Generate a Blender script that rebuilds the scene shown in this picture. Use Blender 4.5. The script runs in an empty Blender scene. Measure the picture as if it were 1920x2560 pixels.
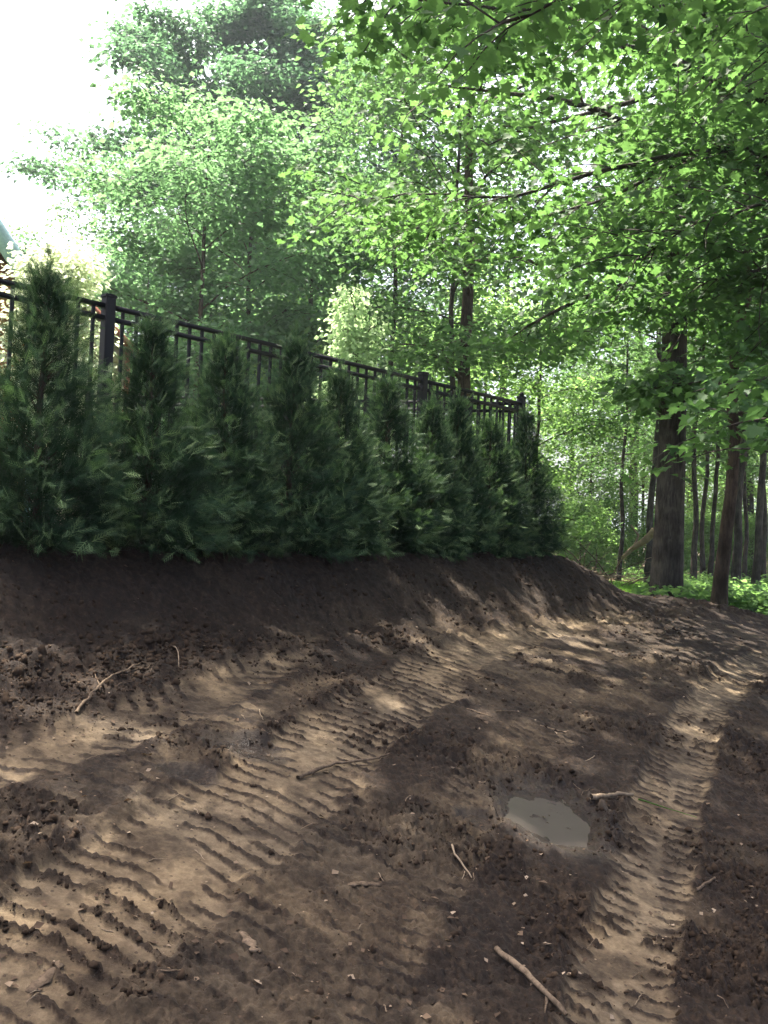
import bpy, math, numpy as np
from mathutils import Matrix, Vector

# ------------------------------------------------------------------ camera, sky, sun, exposure
sc = bpy.context.scene
COL = sc.collection
EYE = 1.6
FPX = 2309.0                       # focal length in photo pixels (1920 x 2560)
HORIZON = 1330.0
ROLL = math.radians(2.4)
PITCH = math.atan((HORIZON - 1280.0) / FPX)
cam_d = bpy.data.cameras.new('camera')
cam = bpy.data.objects.new('camera', cam_d); COL.objects.link(cam)
cam_d.sensor_fit = 'VERTICAL'
cam_d.sensor_height = 24.0
cam_d.lens = 24.0 * FPX / 2560.0
cam_d.clip_start = 0.05; cam_d.clip_end = 3000
RM = Matrix.Rotation(math.pi / 2 + PITCH, 3, 'X') @ Matrix.Rotation(ROLL, 3, 'Z')
cam.matrix_world = Matrix.Translation((0, 0, EYE)) @ RM.to_4x4()
sc.camera = cam

SUN_AZ = math.radians(-38.0)       # measured from +Y towards +X
SUN_EL = math.radians(69.0)
TO_SUN = Vector((math.sin(SUN_AZ) * math.cos(SUN_EL), math.cos(SUN_AZ) * math.cos(SUN_EL), math.sin(SUN_EL)))
world = bpy.data.worlds.new('World'); sc.world = world; world.use_nodes = True
wn = world.node_tree.nodes; wl = world.node_tree.links
bg = wn['Background']; bg.inputs['Strength'].default_value = 0.115
sky = wn.new('ShaderNodeTexSky'); sky.sky_type = 'NISHITA'; sky.sun_disc = False
sky.sun_elevation = SUN_EL; sky.sun_rotation = SUN_AZ
sky.air_density = 0.7; sky.dust_density = 8.0; sky.ozone_density = 0.4
wl.new(sky.outputs['Color'], bg.inputs['Color'])
sun_d = bpy.data.lights.new('sun', 'SUN'); sun_d.energy = 5.0; sun_d.angle = math.radians(0.53)
sun_d.color = (1.0, 0.93, 0.82)
sun = bpy.data.objects.new('sun', sun_d); COL.objects.link(sun)
sun.rotation_euler = TO_SUN.to_track_quat('Z', 'Y').to_euler()

vs = sc.view_settings
vs.view_transform = 'Standard'; vs.look = 'None'; vs.gamma = 1.0; vs.use_curve_mapping = False
vs.exposure = 2.5
cy = sc.cycles
cy.use_denoising = True; cy.denoiser = 'OPENIMAGEDENOISE'; cy.denoising_prefilter = 'NONE'
cy.use_adaptive_sampling = True; cy.adaptive_threshold = 0.008
cy.max_bounces = 7; cy.diffuse_bounces = 4; cy.glossy_bounces = 2; cy.transmission_bounces = 5
cy.transparent_max_bounces = 4; cy.caustics_reflective = False; cy.caustics_refractive = False
cy.sample_clamp_indirect = 1.5
sc.render.filter_size = 1.7

# ------------------------------------------------------------------ helpers
def ray(px, py):
    d = RM @ Vector(((px - 960.0) / FPX, -(py - 1280.0) / FPX, -1.0))
    return d
def at(px, py, Y):
    d = ray(px, py); t = Y / d.y
    return Vector((d.x * t, Y, EYE + d.z * t))

def smooth(a, b, x):
    t = np.clip((np.asarray(x, float) - a) / (b - a), 0, 1)
    return t * t * (3 - 2 * t)

_tab = np.random.default_rng(7).random((256, 256))
def vnoise(x, y, seed=0):
    x = np.asarray(x, float) + seed * 17.31; y = np.asarray(y, float) + seed * 9.77
    xi = np.floor(x).astype(int); yi = np.floor(y).astype(int)
    fx = x - xi; fy = y - yi
    fx = fx * fx * (3 - 2 * fx); fy = fy * fy * (3 - 2 * fy)
    a = _tab[xi & 255, yi & 255]; b = _tab[(xi + 1) & 255, yi & 255]
    c = _tab[xi & 255, (yi + 1) & 255]; d = _tab[(xi + 1) & 255, (yi + 1) & 255]
    return (a * (1 - fx) + b * fx) * (1 - fy) + (c * (1 - fx) + d * fx) * fy
def fbm(x, y, seed=0, o=3):
    s = 0; a = 0.5; n = 0
    for k in range(o):
        s = s + a * vnoise(x * 2 ** k * 1.03, y * 2 ** k * 0.98, seed + k * 3); n += a; a *= 0.5
    return s / n - 0.5

FX, FY = -2.10, 6.80               # first fence post
EX, EY = 0.668, 0.744              # along the fence
NX, NY = 0.744, -0.668             # from the fence down the bank
def uv(x, y):
    return (x - FX) * NX + (y - FY) * NY, (x - FX) * EX + (y - FY) * EY
def fence_pt(u, v):
    return FX + u * NX + v * EX, FY + u * NY + v * EY
_gu = np.linspace(-40, 60, 4001)
_gz = np.interp(_gu, [-40, 1.7, 3.2, 4.6, 6.1, 9, 14, 60], [0.93, 0.93, 0.60, 0.27, 0.0, -0.25, -0.5, -0.9])
_k = np.hanning(41); _k /= _k.sum()
_gz = np.convolve(np.pad(_gz, 20, mode='edge'), _k, 'valid')
YARD = 1.42
def zbase(x, y):
    x = np.asarray(x, float); y = np.asarray(y, float)
    u, v = uv(x, y)
    g = np.interp(u, _gu, _gz)
    yc = np.interp(x, [-2, 1.5, 3.3, 4.2, 6, 10, 20], [14.0, 13.5, 11.6, 9.6, 8.2, 7, 6])
    w = smooth(0, 1, (y - yc) / 6.0)
    lawn = 0.50 - 0.012 * np.clip(y - 18, 0, 70)
    z = g * (1 - w) + lawn * w
    wb = (1 - smooth(0.98, 1.95, u)) * (1 - smooth(4.65, 6.4, v + 0.25 * (u - 1))) * smooth(-22, -16, u)
    return z + (YARD - z) * wb
def hit(px, py):
    d = ray(px, py); t0 = 0.5
    ts = np.linspace(1.0, 60, 6000)
    x = d.x * ts; y = d.y * ts; z = EYE + d.z * ts
    below = np.nonzero(z < zbase(x, y))[0]
    i = below[0] if len(below) else -1
    return float(x[i]), float(y[i])

def mesh_np(name, V, F, mat, parent=None, attrs=None, smooth_shade=False, link=True):
    me = bpy.data.meshes.new(name)
    V = np.ascontiguousarray(V, np.float32); F = np.ascontiguousarray(F, np.int32)
    k = F.shape[1]
    me.vertices.add(len(V)); me.vertices.foreach_set('co', V.ravel())
    me.loops.add(F.size); me.loops.foreach_set('vertex_index', F.ravel())
    me.polygons.add(len(F)); me.polygons.foreach_set('loop_start', np.arange(0, F.size, k, dtype=np.int32))
    if smooth_shade:
        me.polygons.foreach_set('use_smooth', np.ones(len(F), bool))
    for an, av in (attrs or {}).items():
        a = me.attributes.new(an, 'FLOAT', 'POINT'); a.data.foreach_set('value', np.ascontiguousarray(av, np.float32))
    me.update(calc_edges=True)
    if mat: me.materials.append(mat)
    o = bpy.data.objects.new(name, me)
    if link: COL.objects.link(o)
    if parent: o.parent = parent
    return o

def tag(o, label=None, cat=None, group=None, kind=None):
    if label: o['label'] = label
    if cat: o['category'] = cat
    if group: o['group'] = group
    if kind: o['kind'] = kind
    return o
def thing(name, loc, label, cat, group=None, rz=0.0, scale=1.0):
    o = bpy.data.objects.new(name, None); COL.objects.link(o)
    o.empty_display_size = 0.1
    o.location = loc; o.rotation_euler = (0, 0, rz); o.scale = (scale,) * 3 if not hasattr(scale, '__len__') else scale
    return tag(o, label, cat, group)
def part_copy(src, parent):
    c = src.copy(); COL.objects.link(c); c.parent = parent
    return c

def tubes(parts):
    """parts: list of (points Nx3, radii N, sides) -> V, F (quads), per-vertex length coordinate"""
    Vs, Fs, base = [], [], 0
    for P, R, S in parts:
        P = np.asarray(P, float); R = np.asarray(R, float); n = len(P)
        T = np.gradient(P, axis=0); T /= np.linalg.norm(T, axis=1)[:, None] + 1e-9
        ref = np.array([0.31, 0.93, 0.17]) if abs(T[0, 2]) > 0.6 else np.array([0.05, 0.1, 1.0])
        A = np.cross(T, ref); A /= np.linalg.norm(A, axis=1)[:, None] + 1e-9
        B = np.cross(T, A)
        th = np.arange(S) * 2 * math.pi / S
        ring = P[:, None, :] + R[:, None, None] * (A[:, None, :] * np.cos(th)[None, :, None] + B[:, None, :] * np.sin(th)[None, :, None])
        Vs.append(ring.reshape(-1, 3))
        i = np.arange(n - 1)[:, None] * S; j = np.arange(S)[None, :]; j2 = (j + 1) % S
        F = np.stack([i + j, i + j2, i + S + j2, i + S + j], -1).reshape(-1, 4) + base
        Fs.append(F); base += n * S
    return np.concatenate(Vs), np.concatenate(Fs)

def boxes(lst):
    """axis boxes (cx,cy,cz,sx,sy,sz) -> V,F"""
    V, F = [], []
    c = np.array([[-1,-1,-1],[1,-1,-1],[1,1,-1],[-1,1,-1],[-1,-1,1],[1,-1,1],[1,1,1],[-1,1,1]]) * 0.5
    f = np.array([[0,3,2,1],[4,5,6,7],[0,1,5,4],[1,2,6,5],[2,3,7,6],[3,0,4,7]])
    for k, b in enumerate(lst):
        V.append(c * np.array(b[3:]) + np.array(b[:3])); F.append(f + 8 * k)
    return np.concatenate(V), np.concatenate(F)

# ------------------------------------------------------------------ materials
def new_mat(name):
    m = bpy.data.materials.new(name); m.use_nodes = True
    nt = m.node_tree; n = nt.nodes; l = nt.links
    return m, n, l, n['Principled BSDF'], n['Material Output']
def ramp(n, stops):
    r = n.new('ShaderNodeValToRGB'); e = r.color_ramp.elements
    while len(e) < len(stops): e.new(0.5)
    for k, (p, c) in enumerate(stops):
        e[k].position = p; e[k].color = (*c, 1)
    return r

def leaf_mat(name, dark, mid, light, trans, tfac=0.45, rough=0.6, spec=0.16):
    m, n, l, p, out = new_mat(name)
    a = n.new('ShaderNodeAttribute'); a.attribute_name = 'var'
    r = ramp(n, [(0.0, dark), (0.55, mid), (1.0, light)])
    l.new(a.outputs['Fac'], r.inputs['Fac'])
    l.new(r.outputs['Color'], p.inputs['Base Color'])
    p.inputs['Roughness'].default_value = rough; p.inputs['Specular IOR Level'].default_value = spec
    t = n.new('ShaderNodeBsdfTranslucent')
    mx = n.new('ShaderNodeMix'); mx.data_type = 'RGBA'; mx.blend_type = 'MULTIPLY'; mx.inputs['Factor'].default_value = 1.0
    sc_ = n.new('ShaderNodeMapRange'); sc_.inputs['To Min'].default_value = 0.6; sc_.inputs['To Max'].default_value = 1.3
    l.new(a.outputs['Fac'], sc_.inputs['Value'])
    mx.inputs['A'].default_value = (*trans, 1)
    l.new(sc_.outputs['Result'], mx.inputs['B'])
    l.new(mx.outputs['Result'], t.inputs['Color'])
    ms = n.new('ShaderNodeMixShader'); ms.inputs['Fac'].default_value = tfac
    l.new(p.outputs['BSDF'], ms.inputs[1]); l.new(t.outputs['BSDF'], ms.inputs[2])
    l.new(ms.outputs['Shader'], out.inputs['Surface'])
    return m

M_MAPLE = leaf_mat('maple_leaf', (0.028, 0.066, 0.026), (0.043, 0.095, 0.034), (0.064, 0.125, 0.040), (0.13, 0.27, 0.065), 0.46)
M_OAK = leaf_mat('oak_leaf', (0.026, 0.062, 0.036), (0.042, 0.092, 0.050), (0.066, 0.128, 0.062), (0.13, 0.28, 0.12), 0.40)
M_WOOD = leaf_mat('woodland_leaf', (0.031, 0.066, 0.025), (0.046, 0.094, 0.031), (0.070, 0.128, 0.038), (0.135, 0.27, 0.080), 0.46)
M_OAK_LIT = leaf_mat('lit_oak_leaf', (0.038, 0.082, 0.042), (0.058, 0.116, 0.056), (0.086, 0.155, 0.066), (0.17, 0.34, 0.13), 0.45)  # oak leaf in a lighter colour, so the shaded small oaks look sunlit
M_UNDER_LIT = leaf_mat('lit_understory_leaf', (0.05, 0.10, 0.035), (0.075, 0.145, 0.045), (0.11, 0.19, 0.055), (0.26, 0.46, 0.12), 0.52)  # woodland leaf brightened in colour to imitate sun on understory and undergrowth
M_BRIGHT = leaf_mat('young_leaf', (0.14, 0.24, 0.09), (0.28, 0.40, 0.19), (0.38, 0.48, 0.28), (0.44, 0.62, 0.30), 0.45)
M_SUN_PALED = leaf_mat('sun_paled_leaf', (0.46, 0.52, 0.34), (0.60, 0.66, 0.48), (0.72, 0.75, 0.62), (0.66, 0.74, 0.50), 0.45)  # leaf colour paled to stand for blown-out sunlight on the tree
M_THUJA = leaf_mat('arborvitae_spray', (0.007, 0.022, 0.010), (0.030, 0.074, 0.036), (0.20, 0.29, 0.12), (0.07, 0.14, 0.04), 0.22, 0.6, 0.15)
M_GRASS = leaf_mat('grass_blade', (0.05, 0.11, 0.02), (0.08, 0.17, 0.03), (0.12, 0.22, 0.04), (0.2, 0.4, 0.05), 0.4)

def bark_mat(name, c1, c2, scale=9.0, bump=0.6):
    m, n, l, p, out = new_mat(name)
    tc = n.new('ShaderNodeTexCoord'); mp = n.new('ShaderNodeMapping'); mp.inputs['Scale'].default_value = (1, 1, 0.2)
    l.new(tc.outputs['Object'], mp.inputs['Vector'])
    no = n.new('ShaderNodeTexNoise'); no.inputs['Scale'].default_value = scale * 2.2; no.inputs['Detail'].default_value = 6; no.inputs['Roughness'].default_value = 0.65; no.inputs['Distortion'].default_value = 0.6
    n2 = n.new('ShaderNodeTexNoise'); n2.inputs['Scale'].default_value = 3.0; n2.inputs['Detail'].default_value = 4
    l.new(mp.outputs['Vector'], no.inputs['Vector']); l.new(tc.outputs['Object'], n2.inputs['Vector'])
    mul = n.new('ShaderNodeMath'); mul.operation = 'MULTIPLY'
    l.new(no.outputs['Fac'], mul.inputs[0]); l.new(n2.outputs['Fac'], mul.inputs[1])
    r = ramp(n, [(0.17, c1), (0.36, c2)])
    l.new(mul.outputs['Value'], r.inputs['Fac']); l.new(r.outputs['Color'], p.inputs['Base Color'])
    b = n.new('ShaderNodeBump'); b.inputs['Strength'].default_value = bump; b.inputs['Distance'].default_value = 0.03
    l.new(mul.outputs['Value'], b.inputs['Height']); l.new(b.outputs['Normal'], p.inputs['Normal'])
    p.inputs['Roughness'].default_value = 0.9; p.inputs['Specular IOR Level'].default_value = 0.15
    return m
M_BARK = bark_mat('grey_bark', (0.020, 0.016, 0.013), (0.078, 0.066, 0.056), 14, 1.0)
M_BARK2 = bark_mat('brown_bark', (0.024, 0.017, 0.012), (0.085, 0.062, 0.045), 14, 0.9)
M_TWIG = bark_mat('dead_wood', (0.06, 0.042, 0.028), (0.17, 0.125, 0.085), 30, 0.3)
M_PALEWOOD = bark_mat('pale_wood', (0.12, 0.09, 0.06), (0.26, 0.20, 0.14), 30, 0.3)

def plain(name, c, rough=0.6, spec=0.3, metal=0.0, noise=0.12, nscale=30.0):
    m, n, l, p, out = new_mat(name)
    tc = n.new('ShaderNodeTexCoord')
    no = n.new('ShaderNodeTexNoise'); no.inputs['Scale'].default_value = nscale; no.inputs['Detail'].default_value = 4
    l.new(tc.outputs['Object'], no.inputs['Vector'])
    r = ramp(n, [(0.3, tuple(x * (1 - noise) for x in c)), (0.7, tuple(min(1, x * (1 + noise)) for x in c))])
    l.new(no.outputs['Fac'], r.inputs['Fac']); l.new(r.outputs['Color'], p.inputs['Base Color'])
    p.inputs['Roughness'].default_value = rough; p.inputs['Specular IOR Level'].default_value = spec; p.inputs['Metallic'].default_value = metal
    return m
M_FENCE = plain('black_powder_coat', (0.008, 0.008, 0.010), 0.5, 0.22)
M_SIDING = plain('tan_siding', (0.42, 0.35, 0.25), 0.7)
M_RED = plain('red_brown_trim', (0.22, 0.07, 0.045), 0.6)
M_CEDAR = plain('cedar_wall', (0.34, 0.14, 0.06), 0.7)
M_SLATE = plain('slate_blue_trim', (0.22, 0.33, 0.38), 0.6)
M_ROOF = plain('roof_shingle', (0.10, 0.10, 0.11), 0.9)

# soil
def soil_mat():
    m, n, l, p, out = new_mat('soil')
    def attr(nm):
        a = n.new('ShaderNodeAttribute'); a.attribute_name = nm; return a.outputs['Fac']
    def mix(fac, A, B):
        x = n.new('ShaderNodeMix'); x.data_type = 'RGBA'
        l.new(fac, x.inputs['Factor'])
        for s, v in (('A', A), ('B', B)):
            if isinstance(v, tuple): x.inputs[s].default_value = (*v, 1)
            else: l.new(v, x.inputs[s])
        return x.outputs['Result']
    tc = n.new('ShaderNodeTexCoord')
    n1 = n.new('ShaderNodeTexNoise'); n1.inputs['Scale'].default_value = 28; n1.inputs['Detail'].default_value = 7; n1.inputs['Roughness'].default_value = 0.7
    n2 = n.new('ShaderNodeTexNoise'); n2.inputs['Scale'].default_value = 2.2; n2.inputs['Detail'].default_value = 5
    n3 = n.new('ShaderNodeTexNoise'); n3.inputs['Scale'].default_value = 75; n3.inputs['Detail'].default_value = 5; n3.inputs['Roughness'].default_value = 0.75
    for q in (n1, n2, n3): l.new(tc.outputs['Object'], q.inputs['Vector'])
    rl = ramp(n, [(0.32, (0.007, 0.0040, 0.0025)), (0.52, (0.0175, 0.0107, 0.0066)), (0.70, (0.046, 0.030, 0.018))])
    l.new(n1.outputs['Fac'], rl.inputs['Fac'])
    rt = ramp(n, [(0.30, (0.098, 0.070, 0.042)), (0.52, (0.172, 0.130, 0.081)), (0.72, (0.24, 0.185, 0.120))])
    l.new(n1.outputs['Fac'], rt.inputs['Fac'])
    c = mix(attr('tan'), rl.outputs['Color'], rt.outputs['Color'])
    rr = ramp(n, [(0.35, (0.78, 0.78, 0.80)), (0.68, (1.12, 1.08, 1.02))])
    l.new(n2.outputs['Fac'], rr.inputs['Fac'])
    mu = n.new('ShaderNodeMix'); mu.data_type = 'RGBA'; mu.blend_type = 'MULTIPLY'; mu.inputs['Factor'].default_value = 1
    l.new(c, mu.inputs['A']); l.new(rr.outputs['Color'], mu.inputs['B'])
    gr = ramp(n, [(0.3, (0.045, 0.085, 0.02)), (0.7, (0.09, 0.15, 0.035))]); l.new(n1.outputs['Fac'], gr.inputs['Fac'])
    c = mix(attr('grass'), mu.outputs['Result'], gr.outputs['Color'])
    fl = ramp(n, [(0.3, (0.06, 0.04, 0.025)), (0.6, (0.14, 0.095, 0.055)), (0.75, (0.07, 0.10, 0.03))]); l.new(n1.outputs['Fac'], fl.inputs['Fac'])
    c = mix(attr('litter'), c, fl.outputs['Color'])
    vo = n.new('ShaderNodeTexVoronoi'); vo.inputs['Scale'].default_value = 46; l.new(tc.outputs['Object'], vo.inputs['Vector'])
    sp = n.new('ShaderNodeMath'); sp.operation = 'LESS_THAN'; sp.inputs[1].default_value = 0.24; l.new(vo.outputs['Distance'], sp.inputs[0])
    sg = n.new('ShaderNodeSeparateColor'); l.new(vo.outputs['Color'], sg.inputs['Color'])
    sq = n.new('ShaderNodeMath'); sq.operation = 'LESS_THAN'; sq.inputs[1].default_value = 0.30; l.new(sg.outputs['Red'], sq.inputs[0])
    sm = n.new('ShaderNodeMath'); sm.operation = 'MULTIPLY'; l.new(sp.outputs['Value'], sm.inputs[0]); l.new(sq.outputs['Value'], sm.inputs[1])
    sk = n.new('ShaderNodeMath'); sk.operation = 'MULTIPLY'; sk.inputs[1].default_value = 0.7; l.new(sm.outputs['Value'], sk.inputs[0])
    c = mix(sk.outputs['Value'], c, (0.030, 0.019, 0.012))
    l.new(c, p.inputs['Base Color'])
    mr = n.new('ShaderNodeMapRange'); mr.inputs['To Min'].default_value = 0.92; mr.inputs['To Max'].default_value = 0.22
    l.new(attr('wet'), mr.inputs['Value']); l.new(mr.outputs['Result'], p.inputs['Roughness'])
    p.inputs['Specular IOR Level'].default_value = 0.25
    b = n.new('ShaderNodeBump'); b.inputs['Strength'].default_value = 0.8; b.inputs['Distance'].default_value = 0.014
    l.new(n3.outputs['Fac'], b.inputs['Height']); l.new(b.outputs['Normal'], p.inputs['Normal'])
    return m
M_SOIL = soil_mat()
M_CLOD = plain('dark_clod', (0.028, 0.0185, 0.0120), 0.95, 0.1, noise=0.6, nscale=7)
M_LITTER = leaf_mat('dry_litter', (0.05, 0.033, 0.022), (0.11, 0.075, 0.05), (0.28, 0.22, 0.16), (0.2, 0.13, 0.07), 0.15, 0.8, 0.15)

# ------------------------------------------------------------------ ground
# tyre tracks: picture-measured centre lines laid on the ground: (points, half width at each, lug pitch, skew, depth)
TRACKS = [
  ([(1500,2720),(1535,2560),(1560,2430),(1590,2330),(1625,2220),(1650,2110),(1672,2010),(1695,1921),(1728,1834),(1760,1776),(1800,1724),(1850,1678),(1930,1640),(2020,1615)], (0.15, 0.17), 0.080, -0.10, 0.009, 1.0),
  ([(-200,2640),(60,2420),(300,2235),(540,2070),(750,1935),(895,1815),(985,1755),(1076,1695),(1163,1640),(1260,1600),(1400,1565),(1560,1545)], (0.28, 0.19), 0.088, 0.22, 0.009, 1.0),
  ([(-200,1940),(0,1905),(230,1835),(430,1770),(600,1695),(700,1640),(800,1585),(930,1545)], (0.20, 0.15), 0.12, -0.5, 0.012, 0.7),
  ([(-250,2200),(0,2110),(250,1990),(430,1900),(640,1790),(800,1710)], (0.13, 0.10), 0.12, 0.4, 0.008, 0.4),
  ([(700,2640),(860,2440),(1020,2230),(1140,2080),(1250,1930),(1330,1850),(1420,1790)], (0.17, 0.17), 0.075, -0.2, 0.006, 0.34),
  ([(300,2700),(560,2420),(800,2200),(960,2060)], (0.22, 0.2), 0.11, 0.3, 0.006, 0.35),
]
PUDDLES = [(1375,2040,0.21,0.135), (1195,2052,0.075,0.032), (610,1866,0.15,0.04), (470,1935,0.10,0.03)]

def build_ground():
    rng = np.random.default_rng(3)
    tin = np.linspace(-0.62, 0.62, 620)
    tout = np.concatenate([np.linspace(-math.pi, -0.64, 28)])
    th = np.concatenate([tout, tin, -tout[::-1][:-1]])
    r = np.concatenate([[0.002, 0.5, 0.9, 1.3, 1.7], np.exp(np.linspace(math.log(2.0), math.log(13.5), 620)), np.exp(np.linspace(math.log(13.7), math.log(900), 60))])
    Rg, Tg = np.meshgrid(r, th, indexing='ij')
    X = (Rg * np.sin(Tg)).ravel(); Y = (Rg * np.cos(Tg)).ravel()
    Z = zbase(X, Y)
    u, v = uv(X, Y)
    rr = Rg.ravel()
    tan = np.zeros_like(X); wet = np.zeros_like(X); dz = np.zeros_like(X); flat = np.zeros_like(X); line_all = np.zeros_like(X)
    near = np.nonzero((rr < 15) & (np.abs(Tg.ravel()) < 0.62))[0]
    nx, ny = X[near], Y[near]
    for ti, (pts, hws, pitch, skew, depth, strength) in enumerate(TRACKS):
        P = np.array([hit(*p) for p in pts])
        # smooth and resample
        seg = np.r_[0, np.cumsum(np.linalg.norm(np.diff(P, axis=0), axis=1))]
        s = np.linspace(0, seg[-1], 140)
        Q = np.stack([np.interp(s, seg, P[:, 0]), np.interp(s, seg, P[:, 1])], 1)
        for _ in range(6):
            Q[1:-1] = 0.25 * Q[:-2] + 0.5 * Q[1:-1] + 0.25 * Q[2:]
        T = np.gradient(Q, axis=0); T /= np.linalg.norm(T, axis=1)[:, None]
        ss = np.r_[0, np.cumsum(np.linalg.norm(np.diff(Q, axis=0), axis=1))]
        lo = Q.min(0) - 0.6; hi = Q.max(0) + 0.6
        sel = np.nonzero((nx > lo[0]) & (nx < hi[0]) & (ny > lo[1]) & (ny < hi[1]))[0]
        best = np.full(len(sel), 1e9); lat = np.zeros(len(sel)); arc = np.zeros(len(sel))
        for k in range(len(Q)):
            dx = nx[sel] - Q[k, 0]; dy = ny[sel] - Q[k, 1]
            d2 = dx * dx + dy * dy
            w = d2 < best
            best[w] = d2[w]
            lat[w] = (dx * T[k, 1] - dy * T[k, 0])[w]
            arc[w] = (ss[k] + dx * T[k, 0] + dy * T[k, 1])[w]
        gi = near[sel]; x_, y_ = X[gi], Y[gi]
        d = np.sqrt(best)
        hw = np.interp(arc / ss[-1], [0, 0.55, 1], [hws[0], 0.35 * hws[0] + 0.65 * hws[1], hws[1]])
        edge = hw * (1 + 0.35 * fbm(arc * 3, lat * 2, 11 + ti) + 0.55 * fbm(x_ * 11, y_ * 11, 17, 2))
        m = 1 - smooth(edge * 0.82, edge * 1.1, np.abs(lat))
        m = m * (1 - smooth(0.02, 0.25, d - np.abs(lat)))
        berm = np.exp(-((np.abs(lat) - edge * 1.12) / 0.055) ** 2) * (d - np.abs(lat) < 0.15) * (0.4 + 1.1 * vnoise(arc * 7, lat * 5, 5))
        ph = (arc + skew * np.abs(lat) * (1.0 if ti != 2 else 1.6) + 0.014 * fbm(x_ * 6, y_ * 6, 21) + 0.016 * fbm(x_ * 30, y_ * 30, 22)) / pitch
        if ti in (0, 2, 4): ph = ph + 0.5 * (lat > 0)      # staggered lugs
        f = ph - np.floor(ph)
        wdt = 0.10 + 0.16 * vnoise(x_ * 14, y_ * 14, 30 + ti)
        ln = 1 - smooth(0.5, 1.15, np.abs(f - 0.5) / wdt)
        keep = smooth(0.36, 0.6, vnoise(x_ * 6.5, y_ * 6.5, 40 + ti) + 0.45 * np.abs(lat) / hw - 0.06)
        if ti in (0, 2, 4): keep = keep * smooth(0.03, 0.16, np.abs(lat) / hw)
        ln = ln * keep
        crumb = vnoise(x_ * 60, y_ * 60, 50)
        dz[gi] += strength * (-depth * m + 0.009 * berm + m * ln * (0.0005 + 0.0055 * crumb))
        patch = 0.80 + 0.40 * smooth(0.25, 0.6, vnoise(x_ * 2.1, y_ * 2.1, 60 + ti))
        tn = strength * m * np.clip(patch, 0, 1) * (1 - 0.95 * smooth(0.12, 0.5, ln))
        tan[gi] = np.maximum(tan[gi] * (1 - 0.6 * berm * strength), tn)
        flat[gi] = np.maximum(flat[gi], m * strength ** 1.8 * (1 - 0.6 * ln))
        line_all[gi] = np.maximum(line_all[gi], ln * m)
    # broad pale compacted patches, lower left
    bx, by = hit(250, 2250); b2 = np.exp(-(((X - bx) / 0.75) ** 2 + ((Y - by) / 1.0) ** 2))
    bx, by = hit(560, 2080); b3 = np.exp(-(((X - bx) / 0.5) ** 2 + ((Y - by) / 0.5) ** 2))
    pt = np.clip(0.4 * b2 + 0.3 * b3, 0, 1) * smooth(0.35, 0.6, vnoise(X * 3, Y * 3, 77)) * (1 - 0.8 * smooth(0.3, .7, line_all))
    tan = np.maximum(tan, pt * 0.8)
    bx, by = hit(1320, 1610); b4 = np.exp(-(((X - bx) / 1.1) ** 2 + ((Y - by) / 1.3) ** 2))
    tan = np.maximum(tan, 0.75 * b4 * smooth(0.32, 0.6, vnoise(X * 3.3, Y * 7.3, 79)))
    tan = np.maximum(tan, 0.22 * smooth(0.6, 0.85, vnoise(X * 5, Y * 5, 90)) * (rr < 14))
    tan = tan * (1 - 0.55 * smooth(0.52, 0.72, vnoise(X * 8, Y * 8, 95))) * (1 - 0.45 * smooth(0.55, 0.75, vnoise(X * 23, Y * 23, 96)))
    # puddle bowls
    pud = []
    for (px, py, a, b) in PUDDLES:
        cx, cy_ = hit(px, py)
        q = np.sqrt(((X - cx) / a) ** 2 + ((Y - cy_) / (b * 2.2)) ** 2) + 0.35 * fbm(X * 9, Y * 9, 91)
        w = 1 - smooth(0.55, 1.35, q)
        lvl = float(zbase(cx, cy_)) - 0.045
        pud.append((cx, cy_, a, b * 2.2, lvl, w))
        flat = np.maximum(flat, w)
        wet = np.maximum(wet, 1 - smooth(0.7, 1.7, q))
    wet = np.clip(wet, 0, 1); tan = tan * (1 - 0.75 * wet)
    dirt = (1 - smooth(13, 16, rr)) * (1 - smooth(-0.8, 0.2, -u - 0.2) * (v < 6.5))
    outer = 1 - smooth(0.0, 1.0, (Y - np.interp(X, [-2, 1.5, 3.3, 4.2, 6, 10], [13.5, 13.0, 11.6, 10.2, 9.5, 9]) - 1.2) / 1.2)
    loose = (1 - flat)
    slope = (1 - smooth(1.0, 2.0, np.abs(u - 1.5) + 0.0)) * (v < 6.5)
    amp = loose * (1 - 0.45 * slope)
    n1 = fbm(X * 3.2, Y * 3.2, 1, 3); n2 = np.abs(fbm(X * 9, Y * 9, 2, 2)); n3 = vnoise(X * 24, Y * 24, 3) - 0.5; n4 = np.abs(vnoise(X * 52, Y * 52, 4) - 0.5)
    cl = smooth(0.45, 0.75, vnoise(X * 2.2, Y * 2.2, 8))
    near_f = 1 - smooth(11, 15, rr)
    n5 = vnoise(X * 95, Y * 95, 9) - 0.5
    dz += near_f * amp * (0.030 * n1 + 0.032 * n2 * (0.4 + cl) + 0.030 * n3 * (0.5 + cl) + 0.048 * n4 * (0.6 + cl) + 0.014 * n5)
    dz += near_f * (0.004 * n3 + 0.003 * n5) * flat + 0.12 * smooth(14, 30, rr) * fbm(X * 0.3, Y * 0.3, 5)
    bank = (1 - smooth(1.9, 2.3, u)) * smooth(0.7, 1.1, u) * near_f
    dz += bank * (0.05 * fbm(v * 5.5, u * 1.3, 71, 3) + 0.05 * fbm(X * 4, Y * 4, 72, 3) + 0.03 * (vnoise(X * 18, Y * 18, 73) - 0.5) + 0.04 * np.abs(vnoise(X * 40, Y * 40, 74) - 0.5))
    # rough ridge of spilled clods along the toe, far left
    toe = np.exp(-((u - 1.95 - 0.15 * fbm(v * 1.2, v * 0, 6)) / 0.17) ** 2) * (1 - smooth(-0.2, 1.4, v)) * near_f
    dz += toe * (0.03 + 0.10 * np.abs(fbm(X * 7, Y * 7, 12, 3)) * 2)
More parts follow.
